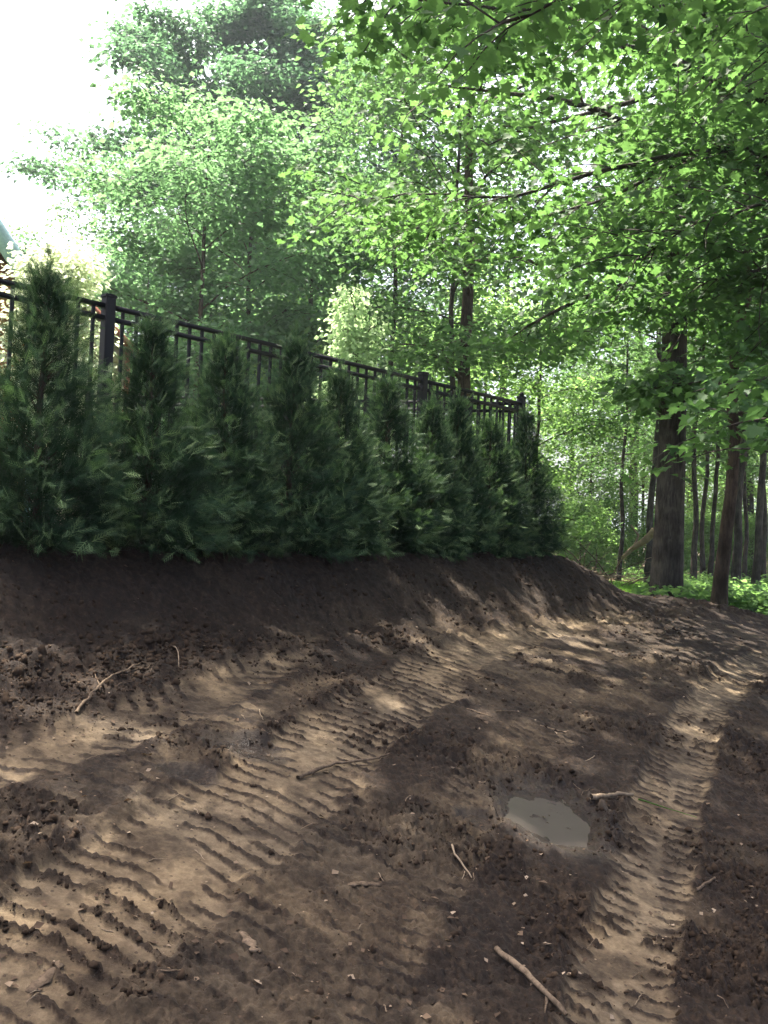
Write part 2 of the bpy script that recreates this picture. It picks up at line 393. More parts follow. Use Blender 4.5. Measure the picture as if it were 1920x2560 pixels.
    toe2 = np.exp(-((u - 2.0) / 0.2) ** 2) * near_f
    dz += toe2 * 0.05 * np.abs(fbm(X * 11, Y * 11, 13, 2)) * 2
    tan *= (1 - toe) * (1 - smooth(2.1, 1.7, u) * 0.0)
    tan = tan * (1 - 0.75 * (1 - smooth(1.75, 2.15, u)) * (v < 7))
    Z = Z + dz
    for (cx, cy_, a, b, lvl, w) in pud:
        Z = Z * (1 - w) + (zbase(X, Y) - 0.040 + 0.030 * (vnoise(X * 11, Y * 11, 14) - 0.3) + 0.008 * vnoise(X * 50, Y * 50, 15)) * w
    # grass behind: yard and lawn; leaf litter beneath the trees
    yard = (u < -0.35) & (v < 6.2) & (u > -22)
    grass = np.where(yard, 1.0, (1 - outer) * (1 - smooth(26, 31, Y)) * (0.6 + 0.4 * (X < 9)))
    grass = np.where((rr > 13) & (Y < 2), 0, grass)
    litter = np.where(~yard, smooth(27, 32, rr), 0)
    n_r, n_t = len(r), len(th)
    idx = np.arange(n_r * n_t).reshape(n_r, n_t)
    nxt = np.roll(idx, -1, axis=1)
    F = np.stack([idx[:-1], nxt[:-1], nxt[1:], idx[1:]], -1).reshape(-1, 4)[:, ::-1]
    V = np.stack([X, Y, Z], 1)
    # close the middle
    g = mesh_np('ground', V, F, M_SOIL, None, {'tan': np.clip(tan, 0, 1), 'wet': wet, 'grass': grass, 'litter': litter}, True)
    tag(g, 'bare dark brown churned soil with pale tyre tracks, running up into a bank', None, None, 'structure')
    return X, Y, Z, tan, np.clip(loose + 0.45 * line_all, 0, 1), pud, n_r, n_t, r, th
GX, GY, GZ, GTAN, GLOOSE, PUD, NR, NT, RAD, THE = build_ground()
_Zg = GZ.reshape(NR, NT); _Lg = GLOOSE.reshape(NR, NT); _Tg = GTAN.reshape(NR, NT)
def ground_z(x, y):
    """height of the finished ground (bilinear in the polar grid)"""
    x = np.asarray(x, float); y = np.asarray(y, float)
    r = np.hypot(x, y); t = np.arctan2(x, y)
    i = np.clip(np.searchsorted(RAD, r) - 1, 0, NR - 2); j = np.clip(np.searchsorted(THE, t) - 1, 0, NT - 2)
    fr = np.clip((r - RAD[i]) / (RAD[i + 1] - RAD[i]), 0, 1); ft = np.clip((t - THE[j]) / (THE[j + 1] - THE[j]), 0, 1)
    return (_Zg[i, j] * (1 - fr) + _Zg[i + 1, j] * fr) * (1 - ft) + (_Zg[i, j + 1] * (1 - fr) + _Zg[i + 1, j + 1] * fr) * ft
def loose_at(x, y):
    r = np.hypot(x, y); t = np.arctan2(x, y)
    i = np.clip(np.searchsorted(RAD, r), 0, NR - 1); j = np.clip(np.searchsorted(THE, t), 0, NT - 1)
    return _Lg[i, j] * (1 - 0.8 * np.clip(_Tg[i, j], 0, 1))

# puddles of muddy water
mw, n, l, p, out = new_mat('muddy_water')
p.inputs['Base Color'].default_value = (0.062, 0.052, 0.046, 1); p.inputs['Roughness'].default_value = 0.22; p.inputs['Specular IOR Level'].default_value = 0.38
no = n.new('ShaderNodeTexNoise'); no.inputs['Scale'].default_value = 14; bm_ = n.new('ShaderNodeBump'); bm_.inputs['Strength'].default_value = 0.06; bm_.inputs['Distance'].default_value = 0.02
l.new(no.outputs['Fac'], bm_.inputs['Height']); l.new(bm_.outputs['Normal'], p.inputs['Normal'])
PLAB = ['large grey puddle left of the right-hand track', 'tiny pale puddle beside the large grey puddle', 'narrow wet streak of muddy water in the middle track',
        'small muddy streak further down the middle track']
for k, (cx, cy_, a, b, lvl, w) in enumerate(PUD[:2]):
    t = np.linspace(0, 2 * math.pi, 40, endpoint=False)
    rr_ = 1.1 + 0.12 * np.sin(3 * t + k) + 0.06 * np.sin(7 * t)
    V = [[cx, cy_]]
    for q in (0.33, 0.66, 1.0):
        V += [[cx + a * q * r_ * math.cos(t_), cy_ + b * q * r_ * math.sin(t_)] for r_, t_ in zip(rr_, t)]
    V = np.array(V); V = np.column_stack([V, zbase(V[:, 0], V[:, 1]) - 0.026])
    i = np.arange(40); j = (i + 1) % 40
    F = np.concatenate([np.stack([np.zeros(40, int), i + 1, j + 1], 1)] + [q for r_ in (0, 1) for q in (np.stack([1 + r_ * 40 + i, 41 + r_ * 40 + i, 41 + r_ * 40 + j], 1), np.stack([1 + r_ * 40 + i, 41 + r_ * 40 + j, 1 + r_ * 40 + j], 1))])
    tag(mesh_np('puddle', V, F, mw), PLAB[k], None, None, 'structure')

# ------------------------------------------------------------------ leaves
def tmpl_rhomb():
    V = np.array([[0, 0, 0], [0.36, 0.45, 0.08], [0, 1, -0.06], [-0.36, 0.45, 0.08]], float)
    return V, np.array([[0, 1, 2], [0, 2, 3]])
def tmpl_lobed():
    h = [(0.10, 0.06), (0.42, 0.10), (0.30, 0.36), (0.46, 0.62), (0.20, 0.66)]
    o = [(0, 0)] + h + [(0, 1.0)] + [(-x, y) for x, y in h[::-1]]
    V = np.array([(0, 0.4, 0.0)] + [(x, y, 0.18 * abs(x) - 0.10 * y * y) for x, y in o])
    n = len(o); i = np.arange(n)
    return V, np.stack([np.zeros(n, int), i + 1, (i + 1) % n + 1], 1)
def tmpl_maple():
    h = [(0.10, 0.03), (0.34, -0.10), (0.32, 0.12), (0.60, 0.30), (0.42, 0.40), (0.52, 0.66), (0.24, 0.60), (0.18, 0.74)]
    o = [(0, 0)] + h + [(0, 1.02)] + [(-x, y) for x, y in h[::-1]]
    V = np.array([(0, 0.32, 0.0)] + [(x, y, 0.16 * abs(x) - 0.14 * y * y) for x, y in o])
    n = len(o); i = np.arange(n)
    return V, np.stack([np.zeros(n, int), i + 1, (i + 1) % n + 1], 1)
LEAF_R, LEAF_L, LEAF_M = tmpl_rhomb(), tmpl_lobed(), tmpl_maple()

def norm(a):
    return a / (np.linalg.norm(a, axis=-1, keepdims=True) + 1e-9)
def place(tm, pos, ydir, nrm, size):
    """copies of template tm: y axis along ydir, z along nrm"""
    V0, F0 = tm
    y = norm(ydir); z = norm(nrm - y * np.sum(nrm * y, -1, keepdims=True)); x = np.cross(y, z)
    s = np.asarray(size)[:, None, None]
    V = pos[:, None, :] + s * (V0[None, :, 0:1] * x[:, None, :] + V0[None, :, 1:2] * y[:, None, :] + V0[None, :, 2:3] * z[:, None, :])
    n = len(pos); k = len(V0)
    F = F0[None] + (np.arange(n) * k)[:, None, None]
    return V.reshape(-1, 3), F.reshape(-1, F0.shape[1])
def leaves(rng, C, per, sig, size, tm, tilt=0.45, droop=0.35, cvar=0.5, cnorm=0.0):
    """clusters C (n,3) of leaves -> V, F, var"""
    n = len(C) * per
    cid = np.repeat(np.arange(len(C)), per)
    off = rng.normal(size=(n, 3)) * np.array(sig)
    pos = C[cid] + off
    az = np.arctan2(off[:, 1], off[:, 0]) + rng.normal(0, 0.7, n)
    yd = np.stack([np.cos(az), np.sin(az), -droop + rng.normal(0, 0.3, n)], 1)
    nr = np.array([0, 0, 1.0]) + tilt * rng.normal(size=(n, 3))
    if cnorm:
        nr = nr + cnorm * np.repeat(rng.normal(size=(len(C), 3)), per, axis=0)
    sz = size * rng.uniform(0.65, 1.2, n)
    V, F = place(tm, pos, yd, nr, sz)
    var = np.clip((1 - cvar) * rng.random(n) + cvar * rng.random(len(C))[cid], 0, 1)
    return V, F, np.repeat(var, len(tm[0]))

def grow(seed, fill=0, **kw):
    parts, C = grow_(seed, **kw)
    if fill:
        rng = np.random.default_rng(seed + 9); P = parts[0][0]; H = kw['H']
        z = rng.uniform(kw['cb'] * 0.7, 0.95, fill) * H; a = rng.uniform(0, 6.28, fill); r = rng.uniform(0.4, 1.5, fill)
        C = np.vstack([C, np.stack([np.interp(z, P[:, 2], P[:, 0]) + r * np.cos(a), np.interp(z, P[:, 2], P[:, 1]) + r * np.sin(a), z], 1)])
    return parts, C
def grow_(seed, H, r0, cb, R, nl, ns, lean=(0, 0), wob=0.012, flare=0.5, up0=0.15, up1=0.85, droop=0.5, trunk_only=False, az0=None, az_span=None, limb_sides=5, top=0.97):
    """skeleton of a broadleaf tree -> (tube parts, cluster centres)"""
    rng = np.random.default_rng(seed)
    n = 22
    t = np.linspace(0, 1, n); zz = -0.35 + t * (H + 0.35)
    wx = np.cumsum(rng.normal(0, wob * H / n * 3, n)); wy = np.cumsum(rng.normal(0, wob * H / n * 3, n))
    P = np.stack([wx - wx[1] + lean[0] * np.clip(zz, 0, None), wy - wy[1] + lean[1] * np.clip(zz, 0, None), zz], 1)
    Rr = r0 * (1 - 0.82 * t) * (1 + flare * np.exp(-np.clip(zz, 0, None) / 0.35))
    parts = [(P, Rr, 12)]
    C = []
    for i in range(nl):
        rel = ((i + 0.5 + rng.uniform(-0.4, 0.4)) / nl)
        tt = cb + (top - cb) * rel
        a = i * 2.399 + rng.normal(0, 0.3)
        if az_span is not None: a = az0 + rng.uniform(-az_span, az_span)
        L = R * math.sin(math.pi * (0.24 + 0.62 * rel)) ** 0.8 * rng.uniform(0.7, 1.12)
        p0 = np.array([np.interp(tt * H, P[:, 2], P[:, k]) for k in range(3)])
        e = up0 + (up1 - up0) * rel + rng.normal(0, 0.08)
        pts = [p0]; K = 7
        for k in range(K):
            st = L / K
            pts.append(pts[-1] + st * np.array([math.cos(a) * math.cos(e), math.sin(a) * math.cos(e), math.sin(e)]))
            a += rng.normal(0, 0.16); e -= droop / K * rng.uniform(0.3, 1.7)
        pts = np.array(pts)
        rl = min(0.45 * np.interp(tt * H, P[:, 2], Rr), 0.11) * (0.6 + 0.4 * L / R)
        parts.append((pts, np.linspace(rl, 0.012, K + 1), limb_sides))
        C.append(pts[-1])
        for j in range(ns):
            f = 0.22 + 0.78 * (j + rng.random()) / ns
            q0 = np.array([np.interp(f * K, np.arange(K + 1), pts[:, k]) for k in range(3)])
            d = pts[min(K, int(f * K) + 1)] - pts[max(0, int(f * K) - 1)]
            b = math.atan2(d[1], d[0]) + (1 if j % 2 else -1) * rng.uniform(0.5, 1.2)
            l2 = L * 0.36 * (1.15 - 0.55 * f) * rng.uniform(0.7, 1.3)
            ee = rng.normal(0.15, 0.3); sp = [q0]
            for k in range(4):
                sp.append(sp[-1] + l2 / 4 * np.array([math.cos(b) * math.cos(ee), math.sin(b) * math.cos(ee), math.sin(ee)]))
                b += rng.normal(0, 0.25); ee -= 0.12
            sp = np.array(sp)
            parts.append((sp, np.linspace(max(0.012, rl * 0.35), 0.005, 5), 3))
            C += [sp[2], sp[3], sp[4]]
    return parts, np.array(C)

def tree_meshes(seed, leafm, barkm, per, sig, size, tm, tilt=0.45, cnorm=0.25, leaf_droop=0.35, **kw):
    parts, C = grow(seed, **kw)
    V, F = tubes(parts)
    tr = mesh_np('trunk', V, F, barkm, smooth_shade=True, link=False)
    rng = np.random.default_rng(seed + 500)
    LV, LF, var = leaves(rng, C, per, sig, size, tm, tilt, leaf_droop, cnorm=cnorm)
    cr = mesh_np('crown', LV, LF, leafm, attrs={'var': var}, link=False)
    return tr, cr
def plant_tree(name, meshes, x, y, label, cat='tree', group=None, rz=0.0, scale=1.0, z=None):
    zz = float(ground_z(x, y)) if z is None else z
    o = thing(name, (x, y, zz), label, cat, group, rz, scale)
    for m in meshes: part_copy(m, o)
    return o
def xat(px, Y, py=1340):
    return at(px, py, Y).x

# --- tree stock
OAK_A = tree_meshes(11, M_OAK, M_BARK, 84, (0.33, 0.33, 0.19), 0.20, LEAF_R, H=19, r0=0.22, cb=0.10, R=6.2, nl=26, ns=7, up0=0.0, fill=90)
WOOD_A = tree_meshes(21, M_WOOD, M_BARK, 26, (0.38, 0.38, 0.2), 0.18, LEAF_R, H=19, r0=0.24, cb=0.30, R=5.2, nl=18, ns=7)
WOOD_B = tree_meshes(22, M_WOOD, M_BARK2, 26, (0.38, 0.38, 0.2), 0.18, LEAF_R, H=16, r0=0.19, cb=0.26, R=4.4, nl=17, ns=7)
WOOD_C = tree_meshes(23, M_UNDER_LIT, M_BARK2, 24, (0.45, 0.45, 0.25), 0.18, LEAF_R, H=10, r0=0.10, cb=0.16, R=3.2, nl=17, ns=6)
WOOD_T = tree_meshes(24, M_WOOD, M_BARK, 24, (0.38, 0.38, 0.2), 0.17, LEAF_R, H=16, r0=0.105, cb=0.30, R=3.6, nl=17, ns=6, wob=0.02)
BUSH = tree_meshes(31, M_UNDER_LIT, M_BARK2, 40, (0.34, 0.34, 0.2), 0.14, LEAF_R, H=3.6, r0=0.045, cb=0.06, R=1.9, nl=17, ns=6)
SHADE = tree_meshes(41, M_OAK, M_BARK, 25, (0.7, 0.7, 0.5), 0.25, LEAF_R, H=15.5, r0=0.25, cb=0.58, R=4.5, nl=18, ns=6, lean=(0.33, -0.06), up0=0.0)
OAK_C = tree_meshes(43, M_OAK_LIT, M_BARK2, 44, (0.32, 0.32, 0.18), 0.15, LEAF_R, H=9, r0=0.10, cb=0.12, R=3.2, nl=19, ns=6)

# --- trees seen one by one
plant_tree('oak_tree', OAK_A, xat(790, 34), 34, 'tall oak with blue-green crown rising behind the middle of the fence')
plant_tree('oak_tree', OAK_A, xat(430, 33), 33, 'broad oak on the left whose crown borders the white sky', rz=2.1, scale=1.0)
plant_tree('oak_tree', OAK_A, xat(650, 36), 36, 'oak set back between the two other oaks', rz=4.0, scale=1.12)
plant_tree('shade_tree', SHADE, -6.2, 8.7, 'tall leafy yard tree standing left of the picture, over the fence')

BIG = tree_meshes(51, M_MAPLE, M_BARK, 22, (0.38, 0.38, 0.12), 0.15, LEAF_L, H=17, r0=0.245, cb=0.26, R=4.4, nl=21, ns=7, up0=-0.1, up1=0.9, droop=0.6, flare=0.35, wob=0.006)
plant_tree('maple_tree', BIG, xat(1665, 14.2, 1480), 14.2, 'large grey-barked maple with thick straight trunk at the end of the bank', rz=0.3)
SMALL = tree_meshes(52, M_MAPLE, M_BARK2, 44, (0.32, 0.32, 0.16), 0.15, LEAF_L, H=8, r0=0.10, cb=0.32, R=2.4, nl=13, ns=5, wob=0.045, lean=(0.02, 0.0), flare=0.3)
plant_tree('young_maple_tree', SMALL, xat(1797, 12.6, 1500), 12.6, 'slender crooked maple with dark scarred trunk right of the large maple')

rngT = np.random.default_rng(77)
far = [(960, 23, WOOD_T, 0.9, 'grey trunk behind the fence, just right of the bright sapling'),
       (1140, 19.5, WOOD_B, 0.95, 'straight grey-brown trunk above the right end of the fence'),
       (1105, 18.5, WOOD_T, 0.75, 'slim dark trunk close left of the straight grey-brown one'),
       (1620, 24, WOOD_T, 0.9, 'dark trunk half hidden behind the large maple'),
       (1840, 24, WOOD_T, 1.1, 'pale upright trunk right of the crooked maple'),
       (1890, 22, WOOD_T, 0.9, 'trunk near the right edge of the picture'),
       (1735, 30, WOOD_T, 0.95, 'thin trunk in the gap between large and crooked maples, leftmost of three'),
       (1757, 34, WOOD_T, 0.9, 'thin trunk in the gap between large and crooked maples, middle of three'),
       (1776, 31, WOOD_T, 0.85, 'thin trunk in the gap between large and crooked maples, rightmost of three'),
       (1908, 29, WOOD_T, 0.9, 'very thin trunk touching the right edge of the picture'),
       (1862, 33, WOOD_T, 0.8, 'thin trunk between the pale upright trunk and the right edge'),
       (1548, 29, WOOD_T, 0.7, 'thin brown stem standing over the brush pile')]
for k, (px, Y, m, s, lab) in enumerate(far):
    plant_tree('forest_tree', m, xat(px, Y, 1420), Y, lab, 'tree', 'trees of the wood', rngT.uniform(0, 6.28), s)
backs = [(300, 42), (560, 46), (860, 40), (1060, 44), (1240, 38), (1420, 48), (1580, 44), (1720, 50), (1870, 44), (2010, 36), (1330, 62), (1640, 66), (1800, 70)]
for k, (px, Y) in enumerate(backs):
    m = (WOOD_A, WOOD_B)[k % 2]
    plant_tree('forest_tree', m, xat(px, Y, 1420), Y, 'leafy tree merging into the wood in the distance', 'tree', 'trees far back in the wood', rngT.uniform(0, 6.28), rngT.uniform(0.85, 1.15))
under = [(1330, 25, 0.8), (1470, 38, 0.8), (1200, 28, 0.8), (700, 26, 0.7), (1420, 40, 0.8), (1600, 40, 0.9), (1700, 44, 0.8), (1830, 46, 0.8), (1930, 42, 0.8), (900, 31, 0.9), (1760, 56, 0.9), (1900, 58, 0.9), (2040, 52, 0.9), (2200, 50, 1.0), (2400, 46, 1.0), (560, 30, 0.9), (1060, 27, 0.7)]
for k, (px, Y, s) in enumerate(under):
    plant_tree('understory_tree', WOOD_C, xat(px, Y, 1420), Y, 'small leafy understory tree at the edge of the wood', 'tree', 'understory trees', rngT.uniform(0, 6.28), s)
for px, Y, s, lab in [(330, 22, 0.75, 'small oak right of the pale sunlit tree, behind the thick fence post'), (470, 20.5, 1.05, 'small oak whose leaves fill the gap above the second evergreen'), (600, 23, 1.2, 'small oak rising behind the fourth evergreen'), (745, 24, 1.1, 'small oak just left of the bright sapling')]:
    plant_tree('small_oak_tree', OAK_C, xat(px, Y, 1420), Y, lab, 'tree', None, rngT.uniform(0, 6.28), s)
bush = [(1450, 34, 0.8), (1510, 37, 0.9), (1410, 42, 0.6), (1530, 44, 0.6), (1650, 38, 0.8), (1740, 40, 0.8), (1800, 42, 0.8), (1880, 40, 0.8)]
for k, (px, Y, s) in enumerate(bush):
    plant_tree('bush', BUSH, xat(px, Y, 1420), Y, 'low green bush at the edge of the wood', 'bush', 'bushes beyond the bank', rngT.uniform(0, 6.28), s * 0.85)

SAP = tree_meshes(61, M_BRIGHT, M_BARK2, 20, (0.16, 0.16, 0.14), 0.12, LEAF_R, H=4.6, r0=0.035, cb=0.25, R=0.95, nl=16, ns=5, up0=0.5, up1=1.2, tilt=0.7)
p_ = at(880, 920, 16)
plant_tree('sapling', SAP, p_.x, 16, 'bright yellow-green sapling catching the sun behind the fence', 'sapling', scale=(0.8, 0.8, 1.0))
SUN_PALED = tree_meshes(62, M_SUN_PALED, M_BARK2, 40, (0.17, 0.17, 0.15), 0.10, LEAF_R, H=4.0, r0=0.05, cb=0.30, R=0.62, nl=15, ns=5, tilt=0.7)
plant_tree('ornamental_tree', SUN_PALED, xat(150, 13, 700), 13.0, 'small tree beside the houses, leaves coloured pale for blazing sunlight', 'tree')

# --- overhanging maple: trunk right of the picture, limbs reach in over the track
MX, MY = 6.3, 10.4
mz = float(ground_z(MX, MY))
om = thing('overhanging_maple_tree', (MX, MY, mz), 'maple at the right whose long limbs and leaves hang over the picture', 'tree')
rngM = np.random.default_rng(91)
def rel(p): return np.array([p.x - MX, p.y - MY, p.z - mz])
t = np.linspace(0, 1, 16)
trunkP = np.stack([0.15 * np.sin(t * 3), 0.1 * np.sin(t * 4), -0.35 + t * 10.5], 1)
V, F = tubes([(trunkP, 0.2 * (1 - 0.75 * t) * (1 + 0.5 * np.exp(-t * 20)), 12)])
mesh_np('trunk', V, F, M_BARK, om, smooth_shade=True)
LIMBS = [  # picture points with depth, start radius
  ([(1930,252,6.4),(1780,195,6.3),(1654,139,6.2),(1520,100,6.1),(1400,64,6.0),(1250,30,5.8),(1080,-30,5.7)], 3.6, 0.068),
  ([(1930,120,5.4),(1840,70,5.4),(1759,29,5.3),(1620,8,5.2),(1394,26,5.1),(1250,20,5.0),(1030,0,4.9),(880,-30,4.9)], 3.4, 0.036),
  ([(1930,378,6.6),(1828,365,6.6),(1683,388,6.6),(1527,423,6.7),(1394,454,6.8),(1296,495,6.9),(1163,492,7.0),(1024,480,7.2),(900,500,7.4)], 3.0, 0.036),
  ([(1850,385,7.0),(1683,399,7.1),(1597,463,7.2),(1481,509,7.3),(1307,556,7.5),(1163,576,7.6),(1047,570,7.8)], 2.9, 0.03),
  ([(1930,660,5.8),(1800,700,6.0),(1680,735,6.3),(1600,745,6.5)], 2.4, 0.024),
  ([(2080,880,4.6),(2010,960,4.5),(1960,1040,4.4),(1930,1130,4.4)], 2.2, 0.014),
  ([(1940,500,5.4),(1850,520,5.4),(1720,560,5.5),(1600,640,5.7)], 2.6, 0.022),
  ([(1930,-60,4.3),(1750,-90,4.2),(1560,-60,4.1),(1380,20,4.0),(1250,60,4.0)], 3.6, 0.03),
]
Call = []
for pts, hz, r0 in LIMBS:
    W = np.array([rel(at(a_, b_, c_ * 1.45)) for a_, b_, c_ in pts])
    root = np.array([0, 0, hz]); root[:2] = [np.interp(hz, trunkP[:, 2], trunkP[:, 0]), np.interp(hz, trunkP[:, 2], trunkP[:, 1])]
    r0 *= 1.5; hz *= 1.3; root[2] = hz
    W = np.vstack([root, 0.5 * root + 0.5 * W[0] + [0, 0, 0.12], W])
    s = np.r_[0, np.cumsum(np.linalg.norm(np.diff(W, axis=0), axis=1))]
    q = np.linspace(0, s[-1], 40); D = np.stack([np.interp(q, s, W[:, k]) for k in range(3)], 1)
    for _ in range(3): D[1:-1] = 0.25 * D[:-2] + 0.5 * D[1:-1] + 0.25 * D[2:]
    D[2:-1] += rngM.normal(0, 0.008, (37, 3))
    parts = [(D, np.linspace(r0, 0.006, 40) , 7)]
    for j in range(9, 40):
        for side in (1, -1):
            if rngM.random() < 0.15: continue
            tg = norm(D[min(39, j + 1)] - D[j - 1])
            b = math.atan2(tg[1], tg[0]) + side * rngM.uniform(0.4, 1.3)
            L = rngM.uniform(0.35, 1.25); e = rngM.normal(-0.05, 0.35)
            sp = [D[j]]
            for k in range(4):
                sp.append(sp[-1] + L / 4 * np.array([math.cos(b) * math.cos(e), math.sin(b) * math.cos(e), math.sin(e)])); b += rngM.normal(0, 0.25); e -= 0.15
            sp = np.array(sp); parts.append((sp, np.linspace(0.009, 0.004, 5), 3))
            Call += [sp[2], sp[3], sp[4]]
    V, F = tubes(parts)
    mesh_np('limb', V, F, M_BARK, om, smooth_shade=True)
Call = np.array(Call)
LV, LF, var = leaves(rngM, Call, 10, (0.2, 0.2, 0.06), 0.098, LEAF_M, 0.32, 0.4, cnorm=0.12)
mesh_np('crown', LV, LF, M_MAPLE, om, {'var': var})
# upper crown of the same maple, above the picture
q = norm(rngM.normal(size=(700, 3))) * rngM.random((700, 1)) ** 0.4
q = q * np.array([3.6, 3.8, 2.4]) + np.array([4.9, 10.8, 10.6])
q = q[(q[:, 2] > 2.1 + 0.62 * q[:, 1])][:330] - np.array([MX, MY, mz])
parts = []
for k in range(9):
    e = q[k * 7]; r0_ = np.array([0.12, 0, 7.0 + 0.25 * k]); t = np.linspace(0, 1, 9)[:, None]
    parts.append((r0_ * (1 - t) + e * t + np.array([0, 0, 0.7]) * np.sin(t * math.pi), np.linspace(0.055, 0.01, 9), 6))
V, F = tubes(parts); mesh_np('limb', V, F, M_BARK, om, smooth_shade=True)
LV, LF, var = leaves(rngM, q, 42, (0.45, 0.45, 0.25), 0.14, LEAF_R, 0.4, 0.35, cnorm=0.2)
mesh_np('upper_crown', LV, LF, M_MAPLE, om, {'var': var})

# ------------------------------------------------------------------ arborvitae row
def tmpl_spray():
    V, F = [], []
    def tri(a, b, c):
        k = len(V); V.extend([a, b, c]); F.append((k, k + 1, k + 2))
    tri((-0.025, 0, 0), (0.025, 0, 0), (0, 1.0, -0.06))
    for k in range(5):
        y = 0.12 + 0.16 * k; L = 0.46 - 0.055 * k
        for s in (1, -1):
            a = 0.66
            tx, ty = s * L * math.sin(a), y + L * math.cos(a)
            tri((0, y - 0.02, 0), (0, y + 0.035, 0), (tx, ty, -0.12 * L))
            if k < 4:
                mx, my = tx * 0.5, y + (ty - y) * 0.5
                tri((mx * 0.9, my - 0.02, -0.02), (mx * 1.08, my + 0.02, -0.02), (mx + s * 0.02, my + 0.20, -0.03))
    return np.array(V, float), np.array(F)
SPRAY = tmpl_spray()
def arborvitae_mesh(seed, H=1.75, R=0.40, taper=1.15):
    rng = np.random.default_rng(seed)
    nb = 250
    hb = rng.random(nb) ** 1.25 * 0.93 * H
    az = np.arange(nb) * 2.399 + rng.normal(0, 0.3, nb)
    lump = 0.78 + 0.5 * vnoise(az * 1.3 + 40, hb * 3.6, seed)
    pos, yd, nr, sz, var = [], [], [], [], []
    for i in range(nb):
        h = hb[i] / H
        prof = R * min(1.0, 0.86 + 0.9 * h) * min(1.0, (1 - h) / 0.66) ** taper * lump[i]
        el = 0.35 + 0.75 * h + rng.normal(0, 0.12)
        d = np.array([math.cos(az[i]) * math.cos(el), math.sin(az[i]) * math.cos(el), math.sin(el)])
        L = (prof + 0.05) / max(0.35, math.cos(el))
        L = min(L, 0.78)
        p0 = np.array([0, 0, max(0.02, hb[i] - 0.85 * L * math.sin(el) * min(1.0, 0.25 + 1.6 * h))])
        m = int(16 + 18 * (L / 0.5))
        for k in range(m):
            f = 0.28 + 0.72 * rng.random() ** 0.7
            q = p0 + d * L * f + rng.normal(0, 0.028, 3)
            q[2] -= 0.16 * (f * L) ** 2 * (1 - h) * 3
            out = norm(d + 0.55 * rng.normal(size=3) + np.array([0, 0, -0.35 * (1 - h) * f + 0.15 * h]))
            pos.append(q); yd.append(out)
            nr.append(np.cross(d, [0, 0, 1]) + 0.6 * rng.normal(size=3))
            sz.append(rng.uniform(0.07, 0.125) * (1 - 0.4 * h))
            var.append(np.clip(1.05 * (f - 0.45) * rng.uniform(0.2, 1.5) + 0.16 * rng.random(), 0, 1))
        for k in range(3):   # pale feathery tips
            f = 0.92 + 0.16 * rng.random()
            q = p0 + d * L * f + rng.normal(0, 0.03, 3); q[2] -= 0.16 * (f * L) ** 2 * (1 - h) * 3
            pos.append(q); yd.append(norm(d + 0.45 * rng.normal(size=3) + np.array([0, 0, -0.3 * (1 - h)])))
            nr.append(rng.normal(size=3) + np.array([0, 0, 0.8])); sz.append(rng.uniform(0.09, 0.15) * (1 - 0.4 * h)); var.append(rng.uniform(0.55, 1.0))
    for k in range(1500):   # dense inner foliage
        h = rng.random() ** 1.3 * 0.9; a = rng.uniform(0, 6.28)
        pr = R * min(1.0, (1 - h) / 0.66) ** taper * 0.72 * rng.random() ** 0.5
        pos.append(np.array([pr * math.cos(a), pr * math.sin(a), h * H])); yd.append(np.array([math.cos(a), math.sin(a), 0.9]) + 0.5 * rng.normal(size=3))
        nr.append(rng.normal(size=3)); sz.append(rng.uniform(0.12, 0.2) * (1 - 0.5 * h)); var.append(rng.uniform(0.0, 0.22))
    for k in range(45):   # leader
        f = rng.random()
        pos.append(np.array([rng.normal(0, 0.018), rng.normal(0, 0.018), H * (0.86 + 0.14 * f)]))
        yd.append(np.array([rng.normal(0, 0.4), rng.normal(0, 0.4), 1.0])); nr.append(rng.normal(size=3)); sz.append(0.075); var.append(rng.uniform(0.3, 0.9))
    pos = np.array(pos)
    pos[:, 2] = np.maximum(pos[:, 2], 0.03)
    V, F = place(SPRAY, pos, np.array(yd), np.array(nr), np.array(sz))
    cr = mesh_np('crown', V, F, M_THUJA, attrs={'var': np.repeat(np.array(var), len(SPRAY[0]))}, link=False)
    t = np.linspace(0, 1, 8)
    parts = [(np.stack([0.01 * np.sin(t * 9), 0.01 * np.cos(t * 7), -0.08 + t * (H * 0.98)], 1), 0.028 * (1 - 0.9 * t) + 0.002, 7)]
    for i in range(0, nb, 3):
        h = hb[i] / H; el = 0.35 + 0.75 * h
        d = np.array([math.cos(az[i]) * math.cos(el), math.sin(az[i]) * math.cos(el), math.sin(el)])
        parts.append((np.array([[0, 0, hb[i] * 0.97], np.array([0, 0, hb[i] * 0.97]) + d * 0.16 * (1 - h), np.array([0, 0, hb[i] * 0.97]) + d * 0.3 * (1 - h)]), np.array([0.006, 0.004, 0.002]), 3))
    V, F = tubes(parts)
    tr = mesh_np('trunk', V, F, M_BARK2, smooth_shade=True, link=False)
    return tr, cr
ARB = [arborvitae_mesh(101, R=0.42, taper=1.2), arborvitae_mesh(102, R=0.43, taper=1.4), arborvitae_mesh(103, R=0.40, taper=1.25), arborvitae_mesh(104, R=0.44, taper=1.5)]
ARBS = [(-0.994, 3.16, 1.0), (-0.27, 3.06, 1.0), (0.387, 3.10, 0.92), (0.965, 3.20, 0.95), (1.47, 3.0, 0.85), (2.253, 3.08, 1.02), (2.754, 2.96, 0.78), (3.206, 3.06, 0.82), (3.76, 2.90, 0.88), (4.28, 3.06, 0.78)]
ALAB = ['leftmost and nearest of the row, cut by the left edge', 'second in the row from the left, beside the thick fence post', 'third in the row from the left',
        'fourth in the row from the left, with thin leader', 'short and narrow, fifth in the row from the left', 'with a yellowish side, sixth in the row from the left',
        'narrow, seventh in the row from the left', 'eighth in the row from the left', 'lowest of the row, ninth from the left', 'last of the row, at the right end of the bank']
